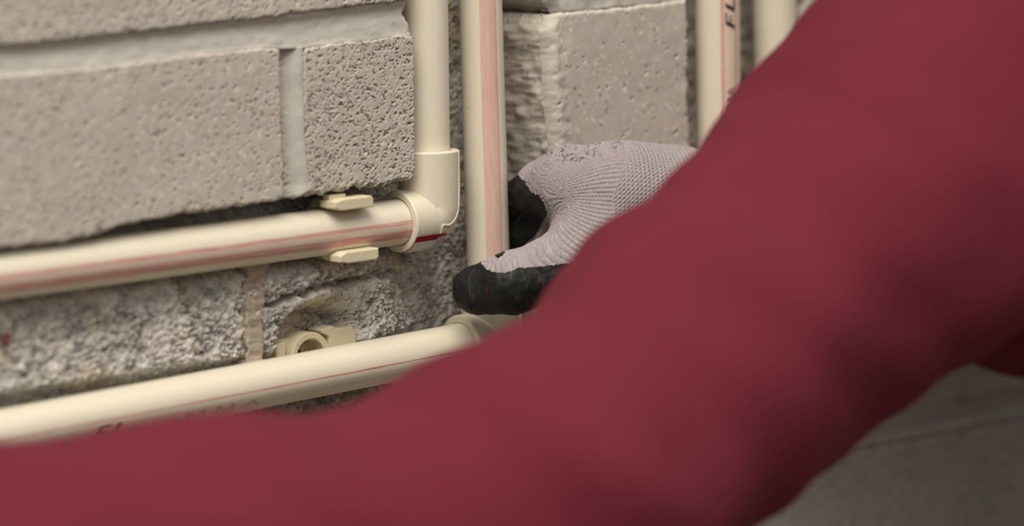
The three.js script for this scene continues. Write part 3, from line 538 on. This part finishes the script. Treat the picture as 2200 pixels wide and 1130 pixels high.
{
  const raw = meshField(handAll, ...handCaps.box, 0.00065);
  // the edge of the rubber, drawn on the back of the hand: inside the outline is bare knit
  const outline = [[0.1848, 0.0638], [-0.0113, 0.0701], [-0.0034, 0.0539], [0.0008, 0.0485], [0.0054, 0.0471], [0.0107, 0.0428], [0.0152, 0.0366], [0.0205, 0.034], [0.0238, 0.0302], [0.0264, 0.0244], [0.0172, 0.0134], [0.007, 0.0081], [0.0029, 0.0083], [-0.0031, 0.0076], [-0.0066, 0.004], [-0.0099, 0.0033], [-0.0145, 0.0071], [-0.0199, 0.0044], [-0.0213, 0.0017], [-0.0184, -0.0011], [-0.0141, -0.0033], [-0.0085, -0.0046], [-0.0035, -0.0047], [0.0043, -0.0035], [0.0229, -0.0042], [0.0547, -0.0045], [0.1034, -0.007], [0.1831, -0.0179]];
  const signed = (x, y) => { let inside = false, d = 9; for (let i = 0, j = outline.length - 1; i < outline.length; j = i++) { const [ax, ay] = outline[i], [bx, by] = outline[j]; if ((ay > y) !== (by > y) && x < (bx - ax) * (y - ay) / (by - ay) + ax) inside = !inside; const t = clamp(((x - ax) * (bx - ax) + (y - ay) * (by - ay)) / ((bx - ax) ** 2 + (by - ay) ** 2), 0, 1); d = Math.min(d, Math.hypot(x - ax - (bx - ax) * t, y - ay - (by - ay) * t)); } return inside ? d : -d; };
  const flat = (x, y, z) => [x + z * 0.8902, y - z * 0.1782];    // along the hand's own depth, back of the hand to palm
  const isKnit = (x, y, z, nx, ny, nz) => { const [a, b] = flat(x, y, z), back = nx * -0.659 + ny * 0.132 + nz * 0.740; return Math.min(signed(a, b) + 0.0006 * fbm(a * 500, b * 500, 2, 2), 0.02 * (back + 0.35)); };
  const [knit, rubber] = split(raw, isKnit);
  const axis = V([0.0074, 0.033, 0.03]).sub(V([0.0746, 0.0225, 0.06])).normalize(), origin = V([0.0746, 0.0225, 0.06]), upv = new THREE.Vector3(-0.2, 0.9, 0.4).addScaledVector(axis, -new THREE.Vector3(-0.2, 0.9, 0.4).dot(axis)).normalize(), outv = new THREE.Vector3().crossVectors(axis, upv); if (outv.z < 0) outv.negate();
  const uvOf = (x, y, z) => { const p = new THREE.Vector3(x, y, z).sub(origin), l = p.dot(axis), a = Math.atan2(p.dot(upv), p.dot(outv) + 0.006); return [l, a * 0.034]; };
  const cuffFrom = (x, y, z) => { const [a, b] = flat(x, y, z); return a - (0.0725 + 0.55 * Math.max(0, b - 0.028)); };
  const stain = (x, y, z) => { const [a, b] = flat(x, y, z), q = smooth(0.02, 0.03, a) * smooth(0.085, 0.072, a) * smooth(0.0475, 0.0515, b + 0.0006 * Math.sin(a * 300)) * smooth(-0.35, 0.0, fbm(a * 70, b * 70, 6, 2)); return q * smooth(0.12, 0.04, Math.abs(fbm(a * 170, b * 260, 4, 3))); };
  const dress = (m, height, stained) => { m.uv = []; const col = []; for (let i = 0; i < m.pos.length; i += 3) { const x = m.pos[i], y = m.pos[i + 1], z = m.pos[i + 2], [u, v] = uvOf(x, y, z), h = lerp(0.0004, height(u, v, x, y, z), smooth(0, 0.0012, Math.abs(cuffFrom(x, y, z)))), st = stained ? 1 - 0.8 * stain(x, y, z) : 1; for (let k = 0; k < 3; k++) m.pos[i + k] += m.nor[i + k] * h; m.uv.push(u, v); col.push(st, st, st); } m.nor = null; const g = geometryOf(m); if (stained) g.setAttribute('color', new THREE.Float32BufferAttribute(col, 3)); return g; };
  const warp = (u, v) => [u + 0.0015 * fbm(u * 40, v * 40, 2, 2), v + 0.0025 * fbm(u * 22, v * 22, 8, 2)];
  // plain knit: rows of small loops; dark lines between rows are real furrows
  const loops = (pu, pv, hgt) => (u, v) => { const [a, b] = warp(u, v), row = b / pv, k = Math.floor(row), fr = row - k, st = a / pu + 0.5 * (k & 1); const rib = Math.pow(Math.abs(Math.sin(Math.PI * fr)), 0.6), stitch = 0.5 + 0.5 * Math.cos(2 * Math.PI * (st + 0.35 * Math.abs(fr - 0.5) * 2)); return hgt * (rib * (0.7 + 0.3 * stitch) - 0.8); };
  const yarn = tex(256, 256, (x, y) => { const s = 205 + 26 * tiled((a, b) => fbm(a / 8, b / 8, 3, 2), x, y, 256) + (hash(x >> 1, y, 3) - 0.5) * 44; return [clamp(s, 0, 255), clamp(s - 6, 0, 255), clamp(s - 4, 0, 255)]; }, { repeat: [1 / 0.03, 1 / 0.03] });
  const knitMat = new THREE.MeshPhysicalMaterial({ color: 0xc3bdbb, map: yarn, vertexColors: true, roughness: 1, specularIntensity: 0.2, sheen: 0.3, sheenColor: new THREE.Color(0.6, 0.57, 0.58), sheenRoughness: 0.7 });
  const [cuff, back] = split(knit, (x, y, z) => cuffFrom(x, y, z));
  const glove = mesh('glove', dress(back, (u, v) => loops(0.0015, 0.0019, 0.0012)(u, v) + 0.0006, true), knitMat, person); glove.userData.label = 'grey knitted glove';
  mesh('ribbed_cuff', dress(cuff, (u, v) => { const [a, b] = warp(u, v), row = a / 0.0024, fr = row - Math.floor(row), st = b / 0.0017; return 0.0013 * (Math.pow(Math.abs(Math.sin(Math.PI * fr)), 0.7) * (0.65 + 0.35 * Math.cos(2 * Math.PI * (st + fr * 0.8))) - 0.7) + 0.0005; }, true), knitMat, glove);
  const coat = tex(256, 256, (x, y) => { const s = tiled((a, b) => fbm(a / 13, b / 13, 3, 4), x, y, 256), d = smooth(0.16, 0.42, tiled((a, b) => fbm(a / 20, b / 20, 13, 3), x, y, 256)), r = smooth(0.43, 0.5, tiled((a, b) => fbm(a / 24, b / 24, 33, 2), x, y, 256)); const v = 30 + s * 10 + d * 24; return [clamp(v + r * 70, 0, 255), clamp(v - r * 4, 0, 255), clamp(v - 1, 0, 255)]; }, { repeat: [1 / 0.045, 1 / 0.045] });
  const rm = M.rubber.clone(); rm.color.set(0xffffff); rm.map = coat;
  mesh('rubber_coating', dress(rubber, (u, v, x, y, z) => 0.0005 + 0.0007 * fbm(x * 130, y * 130, z * 130, 3)), rm, glove).userData.label = 'black rubber palm and fingertips with red paint specks';
}
// --- jacket: near arm across the foreground, far arm to the glove, shoulders and chest out of the frame to the right
{
  const caps = [
    capsule([-0.2435, -0.0579, 0.2906], [-0.3927, -0.0862, 0.2452], 0.068, 0.0696), capsule([-0.3927, -0.0862, 0.2452], [-0.5444, -0.0781, 0.1776], 0.0696, 0.071), capsule([-0.5444, -0.0781, 0.1776], [-0.6329, -0.0801, 0.1464], 0.071, 0.06),
    capsule([-0.2435, -0.0579, 0.2906], [-0.1362, -0.0099, 0.2803], 0.067, 0.0705), capsule([-0.1362, -0.0099, 0.2803], [0.0316, 0.0735, 0.2785], 0.0705, 0.0885), capsule([0.0316, 0.0735, 0.2785], [0.1629, 0.1686, 0.2973], 0.0885, 0.105),
    capsule([0.0972, 0.0149, 0.06], [0.3347, -0.0275, 0.075], 0.041, 0.060), capsule([0.3347, -0.0275, 0.075], [0.4688, -0.0122, 0.13], 0.060, 0.068), capsule([0.4688, -0.0122, 0.13], [0.568, 0.1106, 0.155], 0.068, 0.095),
    capsule([0.1629, 0.1686, 0.2973], [0.568, 0.1106, 0.155], 0.105, 0.11), capsule([0.4219, 0.0462, 0.2526], [0.4448, -0.2718, 0.2756], 0.15, 0.145),
  ];
  const base = field(caps, 0.03);
  const cloth = (x, y, z) => base(x, y, z) - 0.006 * fbm(x * 11 + 1.3, y * 9, z * 11, 2) - 0.0045 * N3((x + y) * 20, (y - x) * 7, z * 16 + 4);
  const m = meshField(cloth, ...boxOf(caps, 0.02), 0.007);
  mesh('jacket', geometryOf(m), M.jacket, person).userData.label = 'dark red long-sleeved work jacket';
  const legCaps = [[0.41, 0.36], [0.48, 0.2]].flatMap(([x, z]) => [capsule([x, -0.34, z], [x - 0.02, -0.8, z], 0.1, 0.07), capsule([x - 0.02, -0.8, z], [x, -1.16, z], 0.068, 0.058)]);
  mesh('trousers', geometryOf(meshField(field(legCaps, 0.04), ...boxOf(legCaps, 0.02), 0.012)), M.trousers, person);
  for (const [x, z] of [[0.41, 0.36], [0.48, 0.2]]) { const bc = [capsule([x + 0.03, -1.16, z], [x + 0.03, -1.2, z], 0.056, 0.05), capsule([x + 0.03, -1.2, z], [x - 0.15, -1.21, z], 0.05, 0.042)], bf = field(bc, 0.03); part('boot', geometryOf(meshField((a, b, c) => Math.max(bf(a, b, c), -1.249 - b), ...boxOf(bc, 0.02), 0.008)), M.boot, person); }
}

renderer.render(scene, camera);
